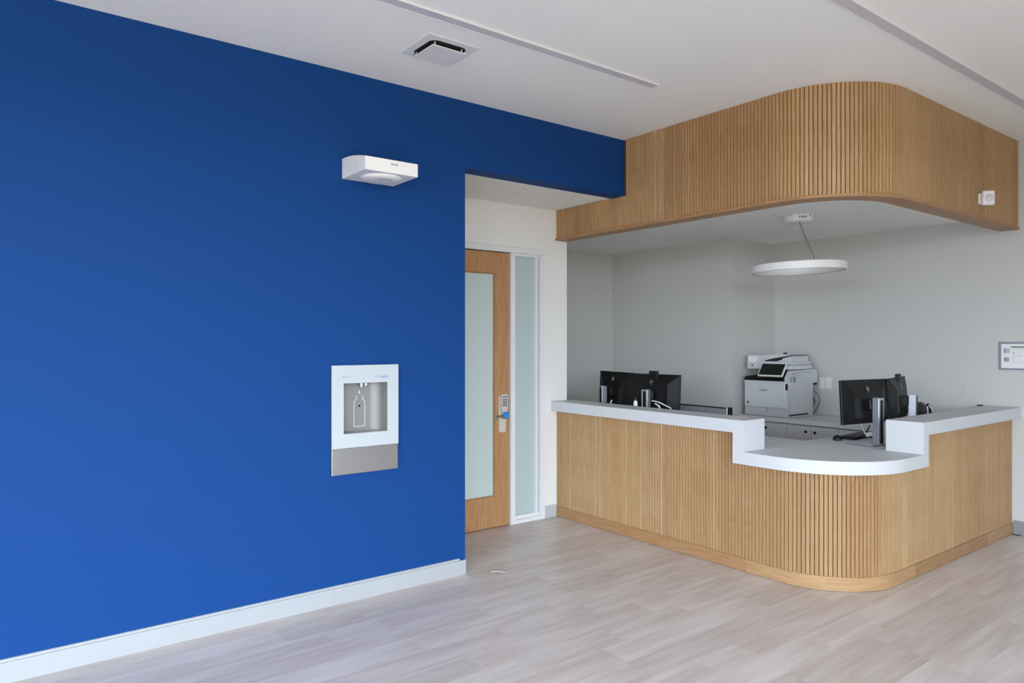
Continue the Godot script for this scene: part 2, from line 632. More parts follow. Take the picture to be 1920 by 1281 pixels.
func door_and_sidelight() -> void:
	var zf := -0.845
	var d := frame("door_1", Vector3(3.29, 0, zf))
	var st := begin()
	# steel frame: head, lock-side post with sidelight, far jamb, sill under the sidelight; set proud of the wall
	span(st, Vector3(2.785, 2.375, -0.97), Vector3(4.142, 2.427, zf + 0.012), 0.003)
	span(st, Vector3(2.785, 0, -0.97), Vector3(2.828, 2.375, zf + 0.012), 0.003)
	span(st, Vector3(3.752, 0, -0.97), Vector3(3.803, 2.375, zf + 0.012), 0.003)
	span(st, Vector3(4.088, 0, -0.97), Vector3(4.142, 2.375, zf + 0.012), 0.003)
	span(st, Vector3(3.803, 0, -0.97), Vector3(4.088, 0.035, zf + 0.012), 0.003)
	obj("door_frame", st, "trim_paint", d, true)
	# leaf: stiles, rails and frosted pane
	var y0 := 0.006
	st = begin()
	span(st, Vector3(2.832, y0, zf - 0.05), Vector3(2.985, 2.368, zf - 0.006), 0.002)
	obj("stile", st, "oak_door", d, true)
	st = begin()
	span(st, Vector3(3.592, y0, zf - 0.05), Vector3(3.746, 2.368, zf - 0.006), 0.002)
	obj("stile", st, "oak_door", d, true)
	st = begin()
	span(st, Vector3(2.985, 2.187, zf - 0.05), Vector3(3.592, 2.368, zf - 0.0065), 0.002)
	obj("rail", st, "oak_rail", d, true)
	st = begin()
	span(st, Vector3(2.985, y0, zf - 0.05), Vector3(3.592, 0.268, zf - 0.0065), 0.002)
	obj("rail", st, "oak_rail", d, true)
	st = begin()
	span(st, Vector3(2.98, 0.26, zf - 0.031), Vector3(3.597, 2.193, zf - 0.024))
	obj("pane", st, "frosted_glass", d, true)
	st = begin()
	for e in [[2.985, 3.592, 0.268, 0.278], [2.985, 3.592, 2.177, 2.187], [2.985, 2.995, 0.278, 2.177], [3.582, 3.592, 0.278, 2.177]]:
		span(st, Vector3(e[0], e[2], zf - 0.024), Vector3(e[1], e[3], zf - 0.014), 0.002)
	obj("bead", st, "oak_rail", d, true)
	# lock with keypad, lever wrapped in blue film
	var lk := Node3D.new()
	lk.name = "door_lock"
	d.add_child(lk, true)
	lk.position = Vector3(3.668 - 3.29, 0.98, -0.006)
	lk.set_meta("label", "satin keypad lock with blue film on its lever")
	st = begin()
	extrude(st, rrect(0.074, 0.33, 0.02), 0.0, 0.008)
	obj("back_plate", st, "lock_silver", lk)
	st = begin()
	extrude(st, PackedVector2Array([Vector2(-0.034, 0.158), Vector2(-0.026, 0.165), Vector2(0.026, 0.165), Vector2(0.034, 0.158), Vector2(0.034, 0.06), Vector2(0.024, -0.03), Vector2(-0.024, -0.03), Vector2(-0.034, 0.06)]), 0.008, 0.042)
	obj("keypad_body", st, "lock_silver", lk)
	for r in 5:
		for c in 3:
			st = begin()
			box(st, Vector3(-0.016 + 0.016 * c, 0.142 - 0.017 * r - (0.006 if r > 0 else 0.0), 0.043), Vector3(0.011, 0.011, 0.004), 0.001)
			obj("key", st, "ink", lk)
	st = begin()
	lathe(st, [Vector2(0.0, 0.05), Vector2(0.026, 0.05), Vector2(0.028, 0.046), Vector2(0.028, 0.0)], Transform3D(Basis(Vector3(1, 0, 0), Vector3(0, 0, 1), Vector3(0, -1, 0)), Vector3(0, -0.02, 0.008)), 24)
	obj("rose", st, "nickel", lk)
	st = begin()
	tube(st, curve([Vector3(0, -0.02, 0.05), Vector3(-0.02, -0.02, 0.068), Vector3(-0.06, -0.019, 0.07), Vector3(-0.12, -0.02, 0.066)], 14), 0.010, 10)
	obj("lever", st, "nickel", lk)
	st = begin()
	box(st, Vector3(-0.006, -0.012, 0.068), Vector3(0.056, 0.058, 0.036), 0.013, Basis(Vector3(0, 0, 1), 0.2))
	obj("blue_wrap", st, "blue_film", lk)
	# sidelight
	var s := frame("window_3", Vector3(3.945, 0, zf))
	st = begin()
	for e in [[3.803, 4.088, 0.035, 0.070], [3.803, 4.088, 2.352, 2.375], [4.045, 4.066, 0.070, 2.352], [3.803, 3.808, 0.070, 2.352]]:
		span(st, Vector3(e[0], e[2], zf - 0.07), Vector3(e[1], e[3], zf - 0.004), 0.002)
	obj("stop", st, "trim_paint", s, true)
	st = begin()
	span(st, Vector3(3.806, 0.066, zf - 0.034), Vector3(4.047, 2.355, zf - 0.028))
	obj("pane", st, "sidelight_glass", s, true)
	st = begin()
	span(st, Vector3(4.05, 0.07, zf - 0.122), Vector3(4.087, 2.352, zf - 0.071), 0.001)
	obj("jamb_liner", st, "trim_paint", s, true)
	st = begin()
	span(st, Vector3(4.066, 0.035, zf - 0.05), Vector3(4.088, 2.375, zf - 0.006))
	obj("shadow_gap", st, "grey_base", s, true)

# a path that runs along -z..cz at x = cx - r, round the corner, then along x at z = cz + r
func run(cx: float, cz: float, r: float, z0: float, x1: float, s: float) -> Array:
	var l0 := cz - z0
	var l1 := r * PI / 2
	if s < l0:
		return [Vector2(cx - r, z0 + s), Vector2(-1, 0)]
	if s < l0 + l1:
		var a := PI - (s - l0) / r
		return [Vector2(cx + r * cos(a), cz + r * sin(a)), Vector2(cos(a), sin(a))]
	return [Vector2(minf(cx + s - l0 - l1, x1), cz + r), Vector2(0, 1)]

# a band of the path between s0 and s1, from r outwards to r - depth, as a floor-plan polygon
func band(cx: float, cz: float, r: float, depth: float, z0: float, x1: float, s0: float, s1: float) -> PackedVector2Array:
	var outer := []
	var inner := []
	var cuts := [s0]
	var l0 := cz - z0
	var l1 := r * PI / 2
	for i in 29:
		var s := l0 + l1 * i / 28.0
		if s > s0 + 0.001 and s < s1 - 0.001:
			cuts.append(s)
	cuts.append(s1)
	for s in cuts:
		var h := run(cx, cz, r, z0, x1, s)
		outer.append(h[0])
		inner.append(h[0] - h[1] * depth)
	inner.reverse()
	var p := PackedVector2Array()
	for q in outer + inner:
		p.append(q)
	return p

# neighbouring slats are sawn from one board: their tone wanders slowly, with an odd one between
var tone_at := 5.0
func slat_tone() -> int:
	tone_at = clampf(tone_at + rng.randf_range(-1.0, 1.0), 1.0, 8.0)
	if rng.randf() < 0.06:
		tone_at = rng.randf_range(1.0, 8.0)
	return clampi(roundi(tone_at + rng.randf_range(-1.2, 1.2)), 0, 9)

var slat_shapes := {}
func slat(parent: Node3D, at: Vector2, out: Vector2, y0: float, y1: float) -> void:
	var key := roundi((y1 - y0) * 1000)
	if not slat_shapes.has(key):
		var st := begin()
		var h := y1 - y0
		var w := 0.0113
		var p := PackedVector2Array([Vector2(-w, 0), Vector2(-w, 0.0078), Vector2(-w + 0.0019, 0.0095), Vector2(w - 0.0019, 0.0095), Vector2(w, 0.0078), Vector2(w, 0)])
		extrude(st, p, 0, h, Transform3D(Basis(Vector3(1, 0, 0), Vector3(0, 0, 1), Vector3(0, 1, 0)), Vector3()), 5.0)
		slat_shapes[key] = st.commit()
	var o := MeshInstance3D.new()
	o.mesh = slat_shapes[key]
	o.set_surface_override_material(0, M["oak_slat_%d" % slat_tone()])
	o.name = "slat"
	parent.add_child(o, true)
	var n := Vector3(out.x, 0, out.y)
	o.transform = Transform3D(Basis(Vector3.UP.cross(n), Vector3.UP, n), Vector3(at.x, y0, at.y) - n * 0.0095 - parent.position)

func bulkhead() -> void:
	var cx := 4.865
	var cz := 1.38
	var r := 0.585
	var z0 := -0.845
	var total := (cz - z0) + r * PI / 2 + XE - cx
	var t := thing("slatted_bulkhead", "oak slatted bulkhead curving round above the reception desk, hung from the ceiling", "bulkhead", Vector3(5.4, 2.524, 0.6))
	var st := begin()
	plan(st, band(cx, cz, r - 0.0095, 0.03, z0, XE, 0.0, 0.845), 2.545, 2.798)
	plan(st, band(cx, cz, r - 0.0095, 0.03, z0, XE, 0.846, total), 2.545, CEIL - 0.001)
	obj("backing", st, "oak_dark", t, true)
	st = begin()
	plan(st, band(cx, cz, r - 0.0400, 0.08, z0, XE, 0.0, 0.845), 2.545, 2.798)
	plan(st, band(cx, cz, r - 0.0400, 0.08, z0, XE, 0.846, total), 2.545, CEIL - 0.001)
	obj("core", st, "ceiling_paint", t, true)
	st = begin()
	plan(st, band(cx, cz, r + 0.012, 0.142, z0, XE, 0.0, total), 2.524, 2.544)
	obj("bottom_trim", st, "oak_board_0", t, true)
	var n := int(total / PITCH)
	for i in n:
		var s := (i + 0.5) * PITCH
		var h := run(cx, cz, r, z0, XE, s)
		var top := CEIL - 0.001
		if h[0].y < 0.012:
			top = 2.796
		slat(t, h[0], h[1], 2.5445, top)

func reception_desk() -> void:
	var cx := 4.82
	var cz := 1.385
	var z0 := -0.845
	var r := 0.535
	var total := (cz - z0) + r * PI / 2 + XE - cx
	var t := thing("reception_desk", "curved reception desk faced with vertical oak slats and a smooth oak plinth", "desk", Vector3(4.6, 0, 1.2))
	var sa := 1.090 - z0                                    # where the low front begins
	var sb := (cz - z0) + r * PI / 2 + 5.156 - cx           # and where it ends
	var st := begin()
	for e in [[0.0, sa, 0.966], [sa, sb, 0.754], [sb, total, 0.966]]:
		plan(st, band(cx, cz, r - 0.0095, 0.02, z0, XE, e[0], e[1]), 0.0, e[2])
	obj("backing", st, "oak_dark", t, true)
	st = begin()
	for e in [[0.0, sa, 0.966], [sa, sb, 0.754], [sb, total, 0.966]]:
		plan(st, band(cx, cz, r - 0.030, 0.10, z0, XE, e[0], e[1]), 0.0, e[2])
	obj("inner_wall", st, "white_solid", t, true)
	var rb := 0.541
	var tb := (cz - z0) + rb * PI / 2 + XE - cx
	var s1 := 1.162 - z0
	var s2 := (cz - z0) + rb * PI / 2 + 5.09 - cx
	var s3 := (cz - z0) + rb * PI / 2 + 6.35 - cx
	var k := 0
	for e in [[0.0, s1], [s1 + 0.0008, s2 - 0.0008], [s2, s3 - 0.0008], [s3, tb]]:
		st = begin()
		plan(st, band(cx, cz, rb, 0.014, z0, XE, e[0], e[1]), 0.003, 0.092)
		obj("plinth_board", st, "oak_board_%d" % [0, 1, 2, 3][k], t, true)
		k += 1
	var n := int(total / PITCH)
	for i in n:
		var s := (i + 0.5) * PITCH + 0.0046
		var h := run(cx, cz, r, z0, XE, s)
		slat(t, h[0], h[1], 0.0925, 0.7545 if (s + 0.0113 > sa + 0.001 and s - 0.0113 < sb) else 0.9665)

func counters() -> void:
	# low worktop: L-shaped with a rounded front corner
	var t := thing("desk_worktop", "low white curved worktop between the two raised white counters", "worktop", Vector3(4.9, 0.756, 1.3))
	var p := PackedVector2Array([Vector2(4.4255, -0.84), Vector2(4.425, 1.092), Vector2(4.22, 1.092)])
	for i in range(0, 29):
		var a := PI - PI / 2 * i / 28.0
		p.append(Vector2(4.82 + 0.6 * cos(a), 1.385 + 0.6 * sin(a)))
	p.append_array([Vector2(5.152, 1.985), Vector2(5.152, 1.785), Vector2(6.222, 1.785), Vector2(6.222, 1.135), Vector2(5.085, 1.135), Vector2(5.06, -0.84)])
	var st := begin()
	plan(st, p, 0.756, 0.841)
	obj("slab", st, "white_solid", t, true)
	st = begin()
	for q in [Vector3(4.96, 0, -0.7), Vector3(6.15, 0, 1.3)]:
		span(st, Vector3(q.x - 0.03, 0, q.z - 0.03), Vector3(q.x + 0.03, 0.756, q.z + 0.03), 0.004)
	obj("leg", st, "aluminium", t, true)
	# raised counters: a slab with a thick end that drops to the worktop
	t = thing("transaction_counter", "raised white counter along the left wing of the desk, ending in a square block", "counter", Vector3(4.345, 0.841, 0.2))
	st = begin()
	extrude(st, PackedVector2Array([Vector2(-0.842, 0.968), Vector2(1.092, 0.968), Vector2(1.092, 0.8415), Vector2(1.18, 0.8415), Vector2(1.18, 1.056), Vector2(-0.842, 1.056)]), 4.22, 4.47, Transform3D(Basis(Vector3(0, 0, 1), Vector3(0, 1, 0), Vector3(1, 0, 0)), Vector3()))
	obj("slab", st, "white_solid", t, true)
	t = thing("transaction_counter", "raised white counter along the right wing of the desk, running to the back wall", "counter", Vector3(6.0, 0.841, 1.86))
	st = begin()
	extrude(st, PackedVector2Array([Vector2(5.072, 0.8415), Vector2(5.15, 0.8415), Vector2(5.152, 0.968), Vector2(XE, 0.968), Vector2(XE, 1.056), Vector2(5.072, 1.056)]), 1.738, 1.985)
	obj("slab", st, "white_solid", t, true)

func back_cabinets() -> void:
	var t := thing("back_worktop", "pale grey worktop along the back wall carrying the copier", "worktop", Vector3(6.57, 0.815, 0.8))
	var st := begin()
	span(st, Vector3(6.235, 0.815, -0.268), Vector3(XE, 0.862, 1.78), 0.003)
	obj("slab", st, "worktop_grey", t, true)
	var spots := ["leftmost grey base cabinet under the copier worktop", "grey base cabinet with two dark knobs, seen past the low white worktop", "grey base cabinet below the worktop, behind the right monitors", "grey base cabinet at the far right end, behind the raised right counter"]
	var first: Node3D = null
	for i in 4:
		var z := -0.2555 + 0.511 * i
		if first == null:
			first = thing("base_cabinet", spots[i], "cabinet", Vector3(6.275, 0, z), 0.0, "base cabinets under the back worktop")
			st = begin()
			span(st, Vector3(0, 0.09, 0), Vector3(0.62, 0.813, 0.5105), 0.001)
			span(st, Vector3(0.05, 0, 0.0), Vector3(0.62, 0.09, 0.5105))
			obj("body", st, "dark_grey", first)
			for k in 2:
				st = begin()
				span(st, Vector3(-0.019, 0.095, 0.0015 + 0.2555 * k), Vector3(-0.001, 0.806, 0.2535 + 0.2555 * k), 0.0015)
				var d := obj("door", st, "cabinet_grey", first)
				st = begin()
				var zz := 0.2555 - 0.045 + 0.09 * k
				lathe(st, [Vector2(0.0, 0.026), Vector2(0.011, 0.026), Vector2(0.013, 0.022), Vector2(0.012, 0.014), Vector2(0.006, 0.010), Vector2(0.006, 0.0)], Transform3D(Basis(Vector3(0, 1, 0), Vector3(-1, 0, 0), Vector3(0, 0, 1)), Vector3(-0.019, 0.752, zz)), 16)
				obj("knob", st, "black_plastic", d)
		else:
			var c := first.duplicate() as Node3D
			c.name = numbered("base_cabinet")
			add_child(c)
			c.position = Vector3(6.275, 0, z)
			tag(c, spots[i], "cabinet", "base cabinets under the back worktop")

func copier() -> void:
	# local axes: x to the viewer's right along the front (world +z), z out of the front (world -x)
	var o := thing("copier", "white office copier with tilted dark touch screen on the back worktop", "copier", Vector3(6.225, 0.862, 0.055))
	o.transform.basis = Basis(Vector3(0, 0, 1), Vector3(0, 1, 0), Vector3(-1, 0, 0))
	var side := Transform3D(Basis(Vector3(0, 0, -1), Vector3(0, 1, 0), Vector3(1, 0, 0)), Vector3())   # polygon (depth back, height) extruded along x
	var st := begin()
	# main carcass with the chamfered front top at its right cheek
	extrude(st, PackedVector2Array([Vector2(0.01, 0.004), Vector2(0.45, 0.004), Vector2(0.45, 0.325), Vector2(0.53, 0.33), Vector2(0.53, 0.43), Vector2(0.51, 0.455), Vector2(0.47, 0.462), Vector2(0.058, 0.455), Vector2(0.0, 0.388), Vector2(0.0, 0.012)]), 0.20, 0.235, side, 5.0)
	extrude(st, PackedVector2Array([Vector2(0.01, 0.004), Vector2(0.45, 0.004), Vector2(0.45, 0.34), Vector2(0.01, 0.34)]), -0.235, 0.20, side, 5.0)
	extrude(st, PackedVector2Array([Vector2(0.25, 0.34), Vector2(0.45, 0.34), Vector2(0.45, 0.46), Vector2(0.25, 0.46)]), -0.235, 0.20, side, 5.0)
	obj("body", st, "copier_white", o)
	st = begin()
	span(st, Vector3(0.2352, 0.045, -0.40), Vector3(0.2385, 0.33, -0.03), 0.002)
	obj("side_panel", st, "copier_white", o)
	st = begin()
	span(st, Vector3(0.2352, 0.018, -0.36), Vector3(0.2375, 0.034, -0.02), 0.001)
	obj("side_slot", st, "ink", o)
	st = begin()
	span(st, Vector3(-0.236, 0.005, -0.005), Vector3(0.232, 0.086, 0.006), 0.004)
	var dr := obj("paper_drawer", st, "copier_grey", o)
	st = begin()
	span(st, Vector3(0.012, 0.052, 0.006), Vector3(0.016, 0.08, 0.0075))
	obj("mark", st, "ink", dr)
	st = begin()
	span(st, Vector3(-0.236, 0.092, -0.005), Vector3(0.205, 0.352, 0.008), 0.004)
	var fr := obj("front_door", st, "copier_white", o)
	text("wordmark", "Canon", "Droid Serif", 0.020, "ink", fr, Transform3D(Basis(), Vector3(-0.026, 0.262, 0.0084)), true)
	st = begin()
	lathe(st, [Vector2(0.0, 0.002), Vector2(0.011, 0.002), Vector2(0.012, 0.0)], Transform3D(Basis(Vector3(1, 0, 0), Vector3(0, 0, 1), Vector3(0, -1, 0)), Vector3(-0.197, 0.13, 0.008)), 16)
	obj("power_button", st, "ink", fr)
	st = begin()
	span(st, Vector3(0.09, 0.112, 0.008), Vector3(0.165, 0.115, 0.0086))
	span(st, Vector3(0.112, 0.099, 0.008), Vector3(0.118, 0.105, 0.0086))
	obj("small_print", st, "pale_ink", fr)
	st = begin()
	span(st, Vector3(0.213, 0.27, 0.0), Vector3(0.2365, 0.33, 0.0045), 0.001)
	obj("door_catch", st, "black_plastic", o)
	# dark output bay
	st = begin()
	extrude(st, PackedVector2Array([Vector2(-0.010, 0.354), Vector2(-0.006, 0.378), Vector2(0.02, 0.392), Vector2(0.02, 0.354)]), -0.235, 0.20, side, 50.0)
	extrude(st, PackedVector2Array([Vector2(0.02, 0.354), Vector2(0.02, 0.395), Vector2(0.25, 0.41), Vector2(0.25, 0.354)]), -0.20, 0.20, side, 5.0)
	extrude(st, PackedVector2Array([Vector2(0.0, 0.354), Vector2(0.0, 0.392), Vector2(0.058, 0.456), Vector2(0.20, 0.456), Vector2(0.20, 0.354)]), 0.15, 0.1995, side, 5.0)
	obj("output_bay", st, "black_plastic", o)
	# scanner: two layers on the right, control bracket on the left
	st = begin()
	span(st, Vector3(-0.05, 0.464, -0.44), Vector3(0.235, 0.506, -0.055), 0.006)
	span(st, Vector3(-0.05, 0.510, -0.42), Vector3(0.235, 0.543, -0.055), 0.006)
	obj("scanner", st, "copier_white", o)
	st = begin()
	span(st, Vector3(-0.235, 0.464, -0.44), Vector3(-0.05, 0.603, -0.03), 0.008)
	obj("scanner_head", st, "copier_white", o)
	st = begin()
	span(st, Vector3(-0.215, 0.53, -0.03), Vector3(-0.115, 0.592, -0.028), 0.001)
	obj("notice", st, "paper", o)
	st = begin()
	span(st, Vector3(-0.178, 0.49, -0.03), Vector3(-0.163, 0.507, -0.027), 0.001)
	obj("usb_port", st, "ink", o)
	# document feeder: sloping tray above a dark slot
	st = begin()
	extrude(st, PackedVector2Array([Vector2(-0.05, 0.552), Vector2(-0.05, 0.606), Vector2(0.205, 0.612), Vector2(0.222, 0.609), Vector2(0.205, 0.600), Vector2(0.05, 0.573)]), -0.42, -0.06, Transform3D(), 5.0)
	obj("feeder_tray", st, "copier_white", o)
	st = begin()
	extrude(st, PackedVector2Array([Vector2(-0.048, 0.544), Vector2(-0.048, 0.56), Vector2(0.05, 0.576), Vector2(0.15, 0.592), Vector2(0.13, 0.560), Vector2(0.06, 0.544)]), -0.41, -0.062, Transform3D(), 5.0)
	obj("feeder_slot", st, "dark_void", o)
	st = begin()
	extrude(st, PackedVector2Array([Vector2(0.08, 0.543), Vector2(0.14, 0.575), Vector2(0.232, 0.595), Vector2(0.232, 0.543)]), -0.36, -0.07, Transform3D(), 5.0)
	obj("feeder_base", st, "copier_white", o)
	st = begin()
	span(st, Vector3(0.06, 0.612, -0.24), Vector3(0.085, 0.628, -0.21), 0.002)
	obj("paper_guide", st, "ink", o)
	# touch screen, leaning back
	var tilt := Basis(Vector3(1, 0, 0), -0.62)
	var pn := Node3D.new()
	pn.name = "control_panel"
	o.add_child(pn, true)
	pn.transform = Transform3D(tilt, Vector3(0.095, 0.468, 0.045))
	st = begin()
	extrude(st, rrect(0.262, 0.150, 0.006), -0.018, 0.0)
	obj("bezel", st, "white_plastic", pn)
	st = begin()
	extrude(st, rrect(0.246, 0.130, 0.002), 0.0, 0.0012)
	obj("screen", st, "screen_black", pn)
	st = begin()
	span(st, Vector3(0.07, 0.39, -0.02), Vector3(0.16, 0.47, 0.03), 0.006)
	obj("panel_arm", st, "dark_grey", o)
	# labels and lettering on the right cheek
	var ck := Transform3D(Basis(Vector3(0, 0, -1), Vector3(0, 1, 0), Vector3(1, 0, 0)), Vector3(0.2355, 0, 0))
	for e in [[0.115, 0.37, 0.05, 0.055, "pale_ink"], [0.06, 0.372, 0.018, 0.05, "pale_ink"], [0.115, 0.42, 0.05, 0.010, "pale_ink"], [0.19, 0.412, 0.09, 0.004, "pale_ink"], [0.26, 0.436, 0.33, 0.003, "ink"]]:
		st = begin()
		box(st, ck * Vector3(e[0], e[1], 0.0005), Vector3(0.001, e[3], e[2]))
		obj("side_label", st, e[4], o)
	# plugs and cords at the back right corner
	st = begin()
	box(st, Vector3(0.20, 0.255, -0.468), Vector3(0.022, 0.055, 0.03), 0.004)
	box(st, Vector3(0.20, 0.075, -0.466), Vector3(0.026, 0.04, 0.03), 0.004)
	box(st, Vector3(0.19, 0.312, -0.56), Vector3(0.03, 0.02, 0.05), 0.004)
	obj("plug", st, "black_plastic", o)
	st = begin()
	tube(st, curve([Vector3(0.20, 0.235, -0.47), Vector3(0.206, 0.18, -0.50), Vector3(0.222, 0.13, -0.50), Vector3(0.20, 0.08, -0.475)], 16), 0.005, 6)
	tube(st, curve([Vector3(0.20, 0.25, -0.48), Vector3(0.22, 0.21, -0.56), Vector3(0.235, 0.13, -0.57), Vector3(0.21, 0.03, -0.52), Vector3(0.19, 0.008, -0.48)], 20), 0.003, 6)
	obj("cord", st, "dark_grey", o)

# ---------------------------------------------------------------- monitors
func monitor(label: String, at: Vector3, face: float, lean: float, cam_x: float, foot_back: float, grp: String) -> Node3D:
	# local axes: back of the screen looks along +z; at = point on the worktop below the screen's middle
	var o := thing("monitor", label, "monitor", at, face, grp)
	var tl := Basis(Vector3(1, 0, 0), lean)
	var hd := Node3D.new()
	hd.name = "display"
	o.add_child(hd, true)
	hd.transform = Transform3D(tl, Vector3(0, 0.312, 0))
	var st := begin()
	span(st, Vector3(-0.27, -0.163, -0.018), Vector3(0.27, 0.163, 0.0), 0.003)
	# back swelling: a truncated pyramid
	var a := [Vector3(-0.262, -0.158, 0), Vector3(0.262, -0.158, 0), Vector3(0.262, 0.156, 0), Vector3(-0.262, 0.156, 0)]
	var b := [Vector3(-0.165, -0.12, 0.030), Vector3(0.165, -0.12, 0.030), Vector3(0.165, 0.075, 0.030), Vector3(-0.165, 0.075, 0.030)]
	for i in 4:
		var j := (i + 1) % 4
		var n: Vector3 = (a[j] - a[i]).cross(b[i] - a[i]).normalized()
		quad(st, a[i], a[j], b[j], b[i], n)
	quad(st, b[0], b[1], b[2], b[3], Vector3(0, 0, 1))
	obj("casing", st, "black_plastic", hd)
	st = begin()
	span(st, Vector3(-0.264, -0.152, -0.0195), Vector3(0.264, 0.157, -0.0178))
	obj("screen", st, "black_gloss", hd)
	st = begin()
	# slanted stroke mark on the back
	for e in [[-0.0105, 0.007, 0.038], [-0.0045, -0.002, 0.019], [0.0035, -0.008, 0.038], [0.0115, 0.001, 0.019]]:
		box(st, Vector3(e[0], e[1] + 0.093, 0.0265), Vector3(0.0036, e[2], 0.003), 0.0, Basis(Vector3(0, 0, 1), -0.30) * Basis(Vector3(1, 0, 0), -0.36))
	for e in [[-0.005, 0.007], [0.0105, 0.0095], [0.006, -0.0085]]:
		box(st, Vector3(e[0], e[1] + 0.094, 0.0265), Vector3(0.008, 0.003, 0.003), 0.0, Basis(Vector3(1, 0, 0), -0.36))
	obj("emblem", st, "logo_grey", hd)
	if cam_x < 1.0:
		st = begin()
		span(st, Vector3(cam_x - 0.042, 0.11, -0.012), Vector3(cam_x + 0.042, 0.19, 0.016), 0.003)
		obj("webcam", st, "black_plastic", hd)
	st = begin()
	box(st, Vector3(0, -0.02, 0.05), Vector3(0.10, 0.075, 0.05), 0.005)
	obj("mount", st, "black_plastic", hd)
	st = begin()
	# column: flat silver bar, a slot down its back
	var cz := foot_back
	span(st, Vector3(-0.031, 0.008, cz - 0.052), Vector3(0.031, 0.345, cz), 0.003)
	obj("column", st, "silver_plastic", o)
	st = begin()
	span(st, Vector3(-0.012, 0.012, cz - 0.002), Vector3(0.017, 0.33, cz + 0.0012), 0.001)
	obj("column_slot", st, "black_plastic", o)
	st = begin()
	span(st, Vector3(-0.135, 0.003, cz - 0.205), Vector3(0.135, 0.011, cz + 0.012), 0.002)
	obj("foot", st, "silver_plastic", o)
	st = begin()
	span(st, Vector3(-0.132, 0.0, cz - 0.202), Vector3(0.132, 0.003, cz + 0.009))
	obj("foot_pad", st, "black_plastic", o)
	return o

func monitors() -> void:
	var y := 0.841
	monitor("black monitor with slim silver stand, leftmost of the four and nearest the white wall end", Vector3(4.84, y, -0.645), deg_to_rad(-90 - 12), deg_to_rad(-4), 9.0, 0.16, "monitors on the reception desk")
	monitor("black monitor with raised webcam on the left wing, beside the low grey panel", Vector3(4.75, y, -0.10), deg_to_rad(-90 + 8), deg_to_rad(-4), 0.005, 0.13, "monitors on the reception desk")
	monitor("black monitor on a tall silver stand beside the low curved worktop, mouse in front", Vector3(5.315, y, 1.475), deg_to_rad(-8.5), deg_to_rad(-3), 9.0, 0.13, "monitors on the reception desk")
	monitor("black monitor with raised webcam, farthest right and mostly behind the right counter", Vector3(5.85, y, 1.475), deg_to_rad(12), deg_to_rad(-3), 0.02, 0.13, "monitors on the reception desk")

func cable(called: String, label: String, pts: Array, r: float, m: String) -> Node3D:
	var st := begin()
	tube(st, curve(pts, 28), r, 8)
	var o := obj(called, st, m)
	tag(o, label, "cable")
	return o

